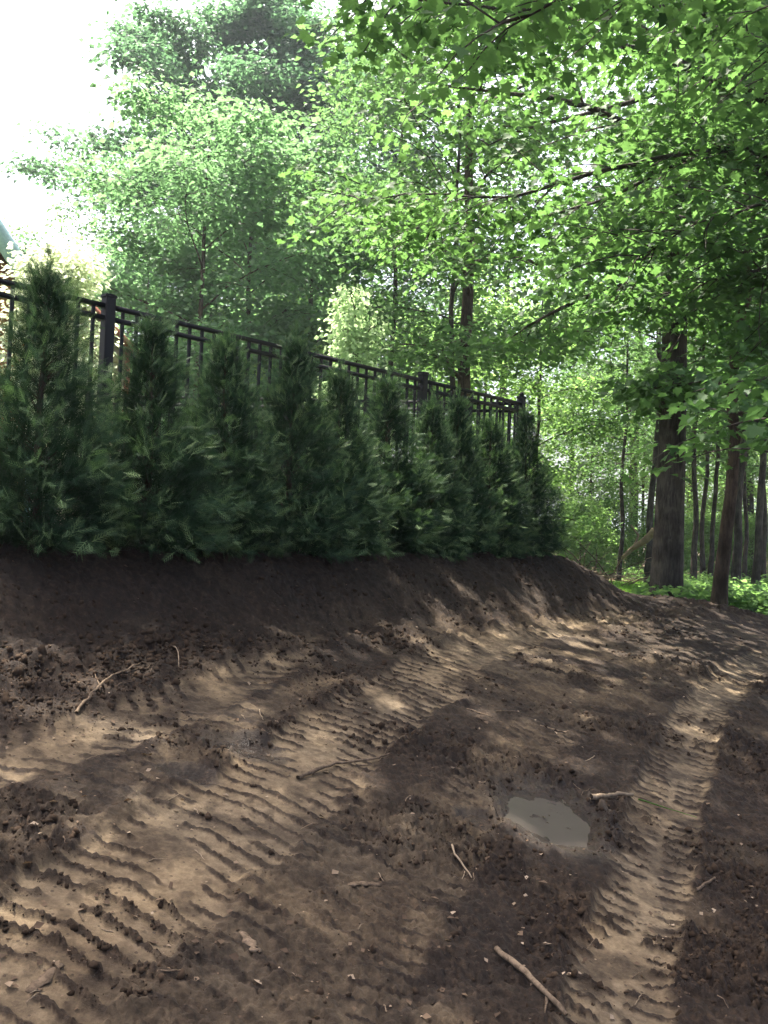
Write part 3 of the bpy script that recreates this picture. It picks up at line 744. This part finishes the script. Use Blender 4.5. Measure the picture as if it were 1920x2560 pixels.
for k, (v, ztop, w) in enumerate(ARBS):
    x, y = fence_pt((0.98 if k < 5 else 0.84) + 0.05 * math.sin(k * 2.3), v)
    z = float(ground_z(x, y)) - 0.03
    s = (ztop - (0.0 if k == 0 else 0.09) - z) / 1.75
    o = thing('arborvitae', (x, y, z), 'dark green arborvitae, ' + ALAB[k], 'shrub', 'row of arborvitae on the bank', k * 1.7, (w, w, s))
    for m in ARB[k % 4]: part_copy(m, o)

# ------------------------------------------------------------------ fence
FTOP = 3.21
def bar_mesh(L, w, h):
    V, F = boxes([(L / 2, 0, 0, L, w, h)])
    return V, F
def bevel_box(name, sx, sy, sz, mat, b=0.004):
    import bmesh
    bm = bmesh.new(); bmesh.ops.create_cube(bm, size=1.0)
    for vv in bm.verts: vv.co = Vector((vv.co.x * sx, vv.co.y * sy, vv.co.z * sz))
    bmesh.ops.bevel(bm, geom=bm.edges[:], offset=b, segments=2, affect='EDGES')
    me = bpy.data.meshes.new(name); bm.to_mesh(me); bm.free(); me.materials.append(mat)
    return bpy.data.objects.new(name, me)
def fence(points, label, ball_last=False, end_only=None):
    p0 = points[0]
    root = thing('metal_fence', (p0[0], p0[1], YARD), label, 'fence')
    H = FTOP - YARD
    post = bevel_box('post', 0.078, 0.078, H + 0.28, M_FENCE)
    cap = bevel_box('post_cap', 0.094, 0.094, 0.03, M_FENCE, 0.008)
    picket = bevel_box('picket', 0.024, 0.024, H - 0.11, M_FENCE, 0.003)
    for i, (x, y) in enumerate(points):
        if i + 1 < len(points): dx, dy = points[i + 1][0] - x, points[i + 1][1] - y
        rz = math.atan2(dy, dx)
        if not (end_only and i == 0):
            o = post.copy(); COL.objects.link(o); o.parent = root; o.location = (x - p0[0], y - p0[1], H / 2 - 0.11); o.rotation_euler = (0, 0, rz)
            c = cap.copy(); COL.objects.link(c); c.parent = o; c.location = (0, 0, H / 2 + 0.14 + 0.014)
            if ball_last and i == len(points) - 1:
                t = np.linspace(0, math.pi, 9); pr = np.stack([np.zeros(9), np.zeros(9), 0.03 - 0.03 * np.cos(t)], 1)
                V, F = tubes([(pr, 0.03 * np.sin(t) + 0.0005, 12)])
                b = mesh_np('finial', V, F, M_FENCE, o, smooth_shade=True); b.location = (0, 0, H / 2 + 0.16)
        if i + 1 == len(points): break
        L = math.hypot(dx, dy)
        for zz in (H - 0.03, H - 0.12, 0.10):
            V, F = bar_mesh(L - 0.07, 0.036, 0.034)
            V = V + np.array([0.035, 0, 0])
            r = mesh_np('rail', V, F, M_FENCE, root); r.location = (x - p0[0], y - p0[1], zz); r.rotation_euler = (0, 0, rz)
        n = int(round(L / 0.122))
        for k in range(1, n):
            q = picket.copy(); COL.objects.link(q); q.parent = root
            q.location = (x - p0[0] + dx * k / n, y - p0[1] + dy * k / n, (H - 0.11) / 2 + 0.07); q.rotation_euler = (0, 0, rz)
P = [fence_pt(0, v) for v in (-1.83, 0, 1.83, 3.66, 5.49)]
fence(P, 'black metal fence along the top of the bank behind the evergreens', True)
d_ = (-0.985, 0.17)
P2 = [(P[-1][0] + d_[0] * 1.83 * k, P[-1][1] + d_[1] * 1.83 * k) for k in range(4)]
fence(P2, 'far side of the black metal fence seen through the nearer pickets', False, True)

# ------------------------------------------------------------------ houses
def gable_house(name, eave, half, depth, pitch, wall_m, trim_m, roof_m, label, board=0.13, trim_w=0.2, over=0.25):
    """eave: world point of the lower right end of the gable rake; gable runs back to the left along the fence direction"""
    zg = YARD
    root = thing(name, (eave.x, eave.y, zg), label, 'house')
    root.rotation_euler = (0, 0, math.atan2(EY, EX))     # local x along the gable, -y towards the camera side
    eh = eave.z - zg; ah = eh + half * pitch
    W = 2 * half
    # wall of lapped boards (gable face at y=0, facing -y)
    k = 0; zz = 0.0
    nb = int(ah / board) + 1
    for b in range(nb):
        z0, z1 = b * board, min((b + 1) * board, ah - 0.02)
        if z1 <= z0: break
        def xr(z): return 0.0 if z <= eh else (z - eh) / pitch
        a0, a1 = xr(z0), xr(z1)
        if W - 2 * a0 < 0.1: break
        Vb = np.array([(-W + a0, -0.022, z0), (-a0, -0.022, z0), (-a1, -0.004, z1), (-W + a1, -0.004, z1), (-W + a0, 0.03, z0), (-a0, 0.03, z0), (-a1, 0.03, z1), (-W + a1, 0.03, z1)])
        Fb = np.array([[0, 1, 2, 3], [0, 4, 5, 1], [5, 4, 7, 6], [1, 5, 6, 2], [4, 0, 3, 7], [3, 2, 6, 7]])
        mesh_np('board', Vb, Fb, wall_m, root)
    V, F = boxes([(-0.02, depth / 2 + 0.03, eh / 2, 0.04, depth - 0.1, eh), (-W + 0.02, depth / 2 + 0.03, eh / 2, 0.04, depth - 0.1, eh), (-W / 2, depth - 0.03, eh / 2, W - 0.1, 0.04, eh)])
    mesh_np('side_wall', V, F, wall_m, root)
    V, F = boxes([(0.0, 0.0, eh / 2, 0.1, 0.08, eh)])
    mesh_np('corner_board', V, F, trim_m, root)
    for s in (0, 1):
        # roof slope and rake board
        ov = over
        e0 = np.array([ov, eh - ov * pitch]) ; a_ = np.array([-half, ah])
        if s: e0[0] = -W - ov
        th = 0.06
        y0, y1 = -ov, depth + ov
        Vr = np.array([(e0[0], y0, e0[1] + 0.02), (a_[0], y0, a_[1] + 0.02), (a_[0], y1, a_[1] + 0.02), (e0[0], y1, e0[1] + 0.02),
                       (e0[0], y0, e0[1] + 0.02 + th), (a_[0], y0, a_[1] + 0.02 + th), (a_[0], y1, a_[1] + 0.02 + th), (e0[0], y1, e0[1] + 0.02 + th)])
        Fr = np.array([[0, 1, 2, 3], [7, 6, 5, 4], [0, 4, 5, 1], [1, 5, 6, 2], [2, 6, 7, 3], [3, 7, 4, 0]])
        mesh_np('roof', Vr, Fr, roof_m, root)
        Vt = np.array([(e0[0], y0 - 0.03, e0[1] + th + 0.03), (a_[0], y0 - 0.03, a_[1] + th + 0.03), (a_[0], y0 - 0.03, a_[1] + th - trim_w), (e0[0], y0 - 0.03, e0[1] + th - trim_w),
                       (e0[0], y0 - 0.002, e0[1] + th + 0.03), (a_[0], y0 - 0.002, a_[1] + th + 0.03), (a_[0], y0 - 0.002, a_[1] + th - trim_w), (e0[0], y0 - 0.002, e0[1] + th - trim_w)])
        mesh_np('rake_board', Vt, Fr, trim_m, root)
    return root
gable_house('house', at(92, 752, 14.5), 3.6, 7.0, 1.15, M_CEDAR, M_SLATE, M_ROOF, 'house with slate-blue gable edge and orange-brown wall at the left edge', 0.2, 0.42, 0.3)
gable_house('garden_shed', at(318, 875, 16.5), 1.7, 3.0, 0.68, M_SIDING, M_RED, M_ROOF, 'tan clapboard shed with red-brown roof edge behind the thick fence post', 0.115, 0.14, 0.15)

# ------------------------------------------------------------------ sticks, roots, chips
rngS = np.random.default_rng(5)
def stick(name, pts, r0, r1, mat, label, cat='stick', group=None, forks=0, lift=0.0):
    W = np.array([(*hit(px, py), 0.0) for px, py in pts])
    s = np.r_[0, np.cumsum(np.linalg.norm(np.diff(W, axis=0), axis=1))]
    n = max(10, int(s[-1] / 0.035)); q = np.linspace(0, s[-1], n)
    D = np.stack([np.interp(q, s, W[:, k]) for k in range(3)], 1)
    for _ in range(2): D[1:-1] = 0.25 * D[:-2] + 0.5 * D[1:-1] + 0.25 * D[2:]
    D[:, :2] += rngS.normal(0, r0 * 0.35, (n, 2))
    zz = ground_z(D[:, 0], D[:, 1])
    sm = zz.copy()
    for _ in range(8): sm[1:-1] = 0.25 * sm[:-2] + 0.5 * sm[1:-1] + 0.25 * sm[2:]
    D[:, 2] = np.maximum(sm, zz - r0 * 0.4) + r0 * 0.7 + lift * np.sin(np.linspace(0, math.pi, n))
    r0 *= 0.62; r1 *= 0.62
    R = np.linspace(r0, r1, n) * rngS.uniform(0.85, 1.15, n)
    parts = [(D - D[0], R, 7)]
    for f in range(forks):
        j = int(n * rngS.uniform(0.4, 0.85)); d = D[j] - D[j - 1]
        a = math.atan2(d[1], d[0]) + rngS.choice([-1, 1]) * rngS.uniform(0.4, 0.9); L = s[-1] * rngS.uniform(0.15, 0.3)
        k = np.linspace(0, 1, 6)
        B = np.stack([D[j, 0] + L * k * math.cos(a), D[j, 1] + L * k * math.sin(a), D[j, 2] + 0 * k], 1)
        B[:, 2] = np.maximum(ground_z(B[:, 0], B[:, 1]) + 0.004, D[j, 2] - 0.02)
        parts.append((B - D[0], np.linspace(R[j] * 0.7, 0.0015, 6), 5))
    V, F = tubes(parts)
    o = mesh_np(name, V, F, mat, smooth_shade=True); o.location = D[0]
    return tag(o, label, cat, group)
stick('root', [(748,1946),(800,1925),(860,1912),(930,1908),(975,1900)], 0.016, 0.006, M_TWIG, 'long thick root lying beside the sunlit patch on the middle track', 'root', None, 2, 0.01)
stick('root', [(190,1790),(240,1745),(275,1712),(320,1698),(352,1680)], 0.012, 0.004, M_TWIG, 'forked root poking from the dirt ridge at the left', 'root', None, 2, 0.02)
stick('stick', [(1240,2385),(1290,2430),(1335,2490),(1368,2530),(1415,2560)], 0.016, 0.012, M_TWIG, 'long knobbly stick near the bottom of the picture', 'stick', None, 2, 0.012)
stick('stick', [(1478,2010),(1530,2006),(1590,2002)], 0.022, 0.012, M_PALEWOOD, 'broken pale wood splinter right of the large puddle', 'stick', None, 1, 0.008)
stick('stick', [(1165,1776),(1190,1784),(1228,1796)], 0.006, 0.003, M_TWIG, 'thin twig at the upper edge of the dark middle strip', 'stick', None, 0)
stick('stick', [(1240,1785),(1285,1787),(1335,1800)], 0.007, 0.003, M_TWIG, 'straight twig on the dark middle strip', 'stick', None, 0)
stick('root', [(1128,2130),(1134,2150),(1130,2166),(1160,2185),(1178,2210)], 0.007, 0.004, M_PALEWOOD, 'pale curling root below the tiny puddle', 'root', None, 1, 0.01)
stick('root', [(430,1648),(438,1664),(447,1672),(446,1682)], 0.006, 0.003, M_PALEWOOD, 'short curved pale root at the foot of the bank', 'root', None, 0, 0.04)
stick('stick', [(1740,2240),(1765,2228),(1785,2214)], 0.012, 0.006, M_TWIG, 'stubby stick on the right edge of the right-hand track', 'stick')
stick('grass_blade', [(1596,1999),(1650,2017),(1700,2032),(1742,2045)], 0.006, 0.002, M_GRASS, 'green grass blade lying across the right-hand track', 'grass blade', None, 0, 0.006)
stick('stick', [(395,2453),(415,2445),(458,2438)], 0.005, 0.003, M_TWIG, 'fine dark twig near the bottom left', 'stick')
for k in range(46):
    px, py = rngS.uniform(60, 1880), rngS.uniform(1650, 2540)
    L = rngS.uniform(15, 55); a = rngS.uniform(0, 6.28)
    stick('twig', [(px, py), (px + L * math.cos(a) * 0.5 + rngS.normal(0, 4), py + L * math.sin(a) * 0.25), (px + L * math.cos(a), py + L * math.sin(a) * 0.5)],
          rngS.uniform(0.002, 0.005), 0.0015, [M_TWIG, M_PALEWOOD][k % 2], 'little dry twig strewn on the churned soil', 'twig', 'little twigs on the soil', 0, rngS.choice([0, 0.006]))
def slab(pts, w, label, name='bark_piece', mat=M_TWIG):
    W = np.array([hit(*p) for p in pts]); n = 9
    s = np.r_[0, np.cumsum(np.linalg.norm(np.diff(W, axis=0), axis=1))]; q = np.linspace(0, s[-1], n)
    D = np.stack([np.interp(q, s, W[:, k]) for k in range(2)], 1)
    T = norm(np.gradient(D, axis=0)); Nn = np.stack([T[:, 1], -T[:, 0]], 1)
    w *= 1.05
    ww = w * rngS.uniform(0.45, 1.25, n)[:, None]; ww[0] *= 0.3; ww[-1] *= 0.25
    z0 = ground_z(D[:, 0], D[:, 1]); z0 = np.convolve(np.pad(z0, 2, mode='edge'), np.ones(5) / 5, 'valid') + 0.004
    rows = []
    for off, dz in ((-1, 0.0), (0, 0.003), (1, 0.0), (1, -0.006), (-1, -0.006)):
        rows.append(np.column_stack([D + Nn * ww * off * rngS.uniform(0.6, 1.2, (n, 1)), z0 + dz + rngS.normal(0, 0.002, n)]))
    V = np.stack(rows, 1).reshape(-1, 3); c0 = V[0].copy()
    i = np.arange(n - 1)[:, None] * 5; j = np.arange(5)[None]; j2 = (j + 1) % 5
    F = np.stack([i + j, i + 5 + j, i + 5 + j2, i + j2], -1).reshape(-1, 4)
    F = np.vstack([F, [[0, 1, 2, 3]], [[(n - 1) * 5 + 3, (n - 1) * 5 + 2, (n - 1) * 5 + 1, (n - 1) * 5]]])
    o = mesh_np(name, V - c0, F, mat); o.location = c0
    return tag(o, label, 'bark')
slab([(70,2478),(105,2450),(150,2405)], 0.022, 'pale split piece of bark in the bottom left corner')
slab([(870,2213),(905,2210),(955,2208)], 0.018, 'flat bark flake on the soil, lower left of the large puddle')
slab([(600,2330),(625,2350),(640,2390)], 0.022, 'torn pale bark piece on the dark clods at lower left')
slab([(1265,1930),(1275,1936),(1288,1938)], 0.013, 'small pale wood chip above the large puddle')
slab([(1350,1820),(1385,1830),(1420,1836)], 0.014, 'narrow tan wood chip in the dark middle strip')

# ------------------------------------------------------------------ clods and litter
def ico():
    f = (1 + 5 ** 0.5) / 2
    V = norm(np.array([(-1,f,0),(1,f,0),(-1,-f,0),(1,-f,0),(0,-1,f),(0,1,f),(0,-1,-f),(0,1,-f),(f,0,-1),(f,0,1),(-f,0,-1),(-f,0,1)], float))
    F = np.array([(0,11,5),(0,5,1),(0,1,7),(0,7,10),(0,10,11),(1,5,9),(5,11,4),(11,10,2),(10,7,6),(7,1,8),(3,9,4),(3,4,2),(3,2,6),(3,6,8),(3,8,9),(4,9,5),(2,4,11),(6,2,10),(8,6,7),(9,8,1)])
    return V, F
def scatter_ground(rng, n, rmin, rmax):
    t = rng.uniform(-0.52, 0.52, n); r = np.exp(rng.uniform(math.log(rmin), math.log(rmax), n))
    return r * np.sin(t), r * np.cos(t)
rngC = np.random.default_rng(8)
x, y = scatter_ground(rngC, 170000, 2.4, 11)
u, v = uv(x, y)
lo = loose_at(x, y) * (0.15 + 1.2 * smooth(0.42, 0.72, vnoise(x * 2.2, y * 2.2, 8)))
toe = np.exp(-((u - 2.0) / 0.22) ** 2)
toe = toe * (1 - smooth(0.8, 2.2, v)); lo = lo * np.where(u < 1.75, 0.9, 1) + 0.9 * toe
keep = rngC.random(len(x)) < lo ** 1.5 * 0.26
x, y, toe = x[keep], y[keep], toe[keep]
fl = smooth(0.5, 0.95, loose_at(x, y)); sz = 0.0026 + (0.003 + 0.010 * fl) * rngC.random(len(x)) ** 5 + toe * 0.013 * rngC.random(len(x)) ** 3
sz *= (0.75 + 0.06 * np.hypot(x, y))
IV, IF = ico()
n_ = len(x)
V = IV[None] * sz[:, None, None] * rngC.uniform(0.5, 1.5, (n_, 12, 1)) * rngC.uniform(0.55, 1.35, (n_, 1, 3))
q_ = rngC.uniform(0, 6.28, n_); c_, s_ = np.cos(q_)[:, None], np.sin(q_)[:, None]
V = np.stack([V[..., 0] * c_ - V[..., 1] * s_, V[..., 0] * s_ + V[..., 1] * c_, V[..., 2]], -1)
V += np.stack([x, y, ground_z(x, y) + sz * 0.1], 1)[:, None, :]
F = IF[None] + (np.arange(n_) * 12)[:, None, None]
tag(mesh_np('soil_clods', V.reshape(-1, 3), F.reshape(-1, 3), M_CLOD), 'loose dark crumbs and clods of soil over the churned ground', 'soil', None, 'stuff')
x, y = scatter_ground(rngC, 2600, 2.4, 12)
n_ = len(x)
pos = np.stack([x, y, ground_z(x, y) + 0.006], 1)
a = rngC.uniform(0, 6.28, n_)
V, F = place(LEAF_R, pos, np.stack([np.cos(a), np.sin(a), rngC.normal(0, 0.25, n_)], 1), np.array([0, 0, 1]) + 0.4 * rngC.normal(size=(n_, 3)), rngC.uniform(0.008, 0.04, n_) * rngC.random(n_) ** 0.5)
tag(mesh_np('leaf_litter', V, F, M_LITTER, attrs={'var': np.repeat(rngC.random(n_) ** 1.6, 4)}), 'dry leaf scraps and wood chips scattered over the soil', 'litter', None, 'stuff')

# ------------------------------------------------------------------ ground plants beyond the bank, brush pile, log
rngU = np.random.default_rng(15)
n_ = 2600
px = rngU.uniform(1560, 2050, n_); Yd = 13.5 + 20 * rngU.random(n_) ** 1.5
x = np.array([xat(a, b, 1440) for a, b in zip(px, Yd)]); y = Yd
den = vnoise(x * 0.7, y * 0.7, 3)
keep = (den > 0.38) & ~((px < 1640) & (Yd < 27))
x, y = x[keep], y[keep]
C = np.stack([x, y, ground_z(x, y) + rngU.uniform(0.02, 0.35, len(x)) * np.clip((den[keep] - 0.3) * 2.4, 0.2, 1)], 1)
V, F, var = leaves(rngU, C, 9, (0.13, 0.13, 0.07), 0.13, LEAF_R, 0.5, 0.2)
tag(mesh_np('undergrowth', V, F, M_UNDER_LIT, attrs={'var': var}), 'low leafy green undergrowth beyond the bare soil', 'undergrowth', None, 'stuff')
n_ = 16000
px = rngU.uniform(1400, 1720, n_); y = rngU.uniform(14.5, 27, n_)
x = np.array([xat(a, b, 1440) for a, b in zip(px, y)])
pos = np.stack([x, y, ground_z(x, y) - 0.01], 1)
V, F = place((np.array([[-0.09, 0, 0], [0.09, 0, 0], [0.0, 1, 0.25]]), np.array([[0, 1, 2]])), pos, np.stack([rngU.normal(0, 0.35, n_), rngU.normal(0, 0.35, n_), np.ones(n_)], 1), rngU.normal(size=(n_, 3)), rngU.uniform(0.06, 0.16, n_))
tag(mesh_np('grass', V, F, M_GRASS, attrs={'var': np.repeat(rngU.random(n_), 3)}), 'strip of sunlit lawn grass past the end of the bank', 'grass', None, 'stuff')

bx = xat(1490, 23.5, 1400); by = 23.5
bp = thing('brush_pile', (bx, by, float(ground_z(bx, by))), 'tangled pile of dead brown branches past the lawn', 'brush pile')
for k in range(55):
    a = rngU.uniform(0, 6.28); e = rngU.uniform(-0.1, 0.9); L = rngU.uniform(0.6, 1.9)
    p0 = np.array([rngU.normal(0, 0.55), rngU.normal(0, 0.35), rngU.uniform(0.0, 0.4)])
    t = np.linspace(0, 1, 6)[:, None]
    D = p0 + L * t * np.array([math.cos(a) * math.cos(e), math.sin(a) * math.cos(e) * 0.6, math.sin(e)]) + np.array([0, 0, -0.5]) * t ** 2 * rngU.random() + rngU.normal(0, 0.03, (6, 3))
    D[:, 2] = np.maximum(D[:, 2], 0.02)
    V, F = tubes([(D, np.linspace(rngU.uniform(0.008, 0.022), 0.004, 6), 4)])
    mesh_np('branch', V, F, [M_TWIG, M_PALEWOOD][k % 2], bp, smooth_shade=True)
lp = [at(1555, 1395, 22.5), at(1580, 1372, 22.3), at(1612, 1352, 22.0), at(1640, 1325, 21.8)]
D = np.array([tuple(q) for q in lp]); s = np.linspace(0, 3, 14)
D = np.stack([np.interp(s, np.arange(4), D[:, k]) for k in range(3)], 1)
V, F = tubes([(D - D[0], np.linspace(0.04, 0.10, 14) * rngU.uniform(0.9, 1.1, 14), 9), (np.array([D[5], D[5] + [0.1, 0, 0.3], D[5] + [-0.1, 0, 0.55]]) - D[0], np.array([0.04, 0.03, 0.015]), 6)])
lg = mesh_np('fallen_log', V, F, M_PALEWOOD, smooth_shade=True); lg.location = D[0]
tag(lg, 'pale bare log leaning up behind the large maple trunk', 'log')

# ------------------------------------------------------------------ haze volume, added for the milky look of lens glare
HAZE = 0.0007
if HAZE:
    V, F = boxes([(0, 0, 12.0, 2000, 2000, 29.0)])
    hm = bpy.data.materials.new('haze'); hm.use_nodes = True
    hn = hm.node_tree.nodes; hn.clear()
    ho = hn.new('ShaderNodeOutputMaterial'); hv = hn.new('ShaderNodeVolumePrincipled')
    hv.inputs['Color'].default_value = (0.80, 0.92, 1.0, 1); hv.inputs['Density'].default_value = HAZE; hv.inputs['Anisotropy'].default_value = 0.3
    hm.node_tree.links.new(hv.outputs['Volume'], ho.inputs['Volume'])
    tag(mesh_np('haze', V, F, hm), 'thin pale haze added in the air to whiten like lens glare', 'haze', None, 'stuff')
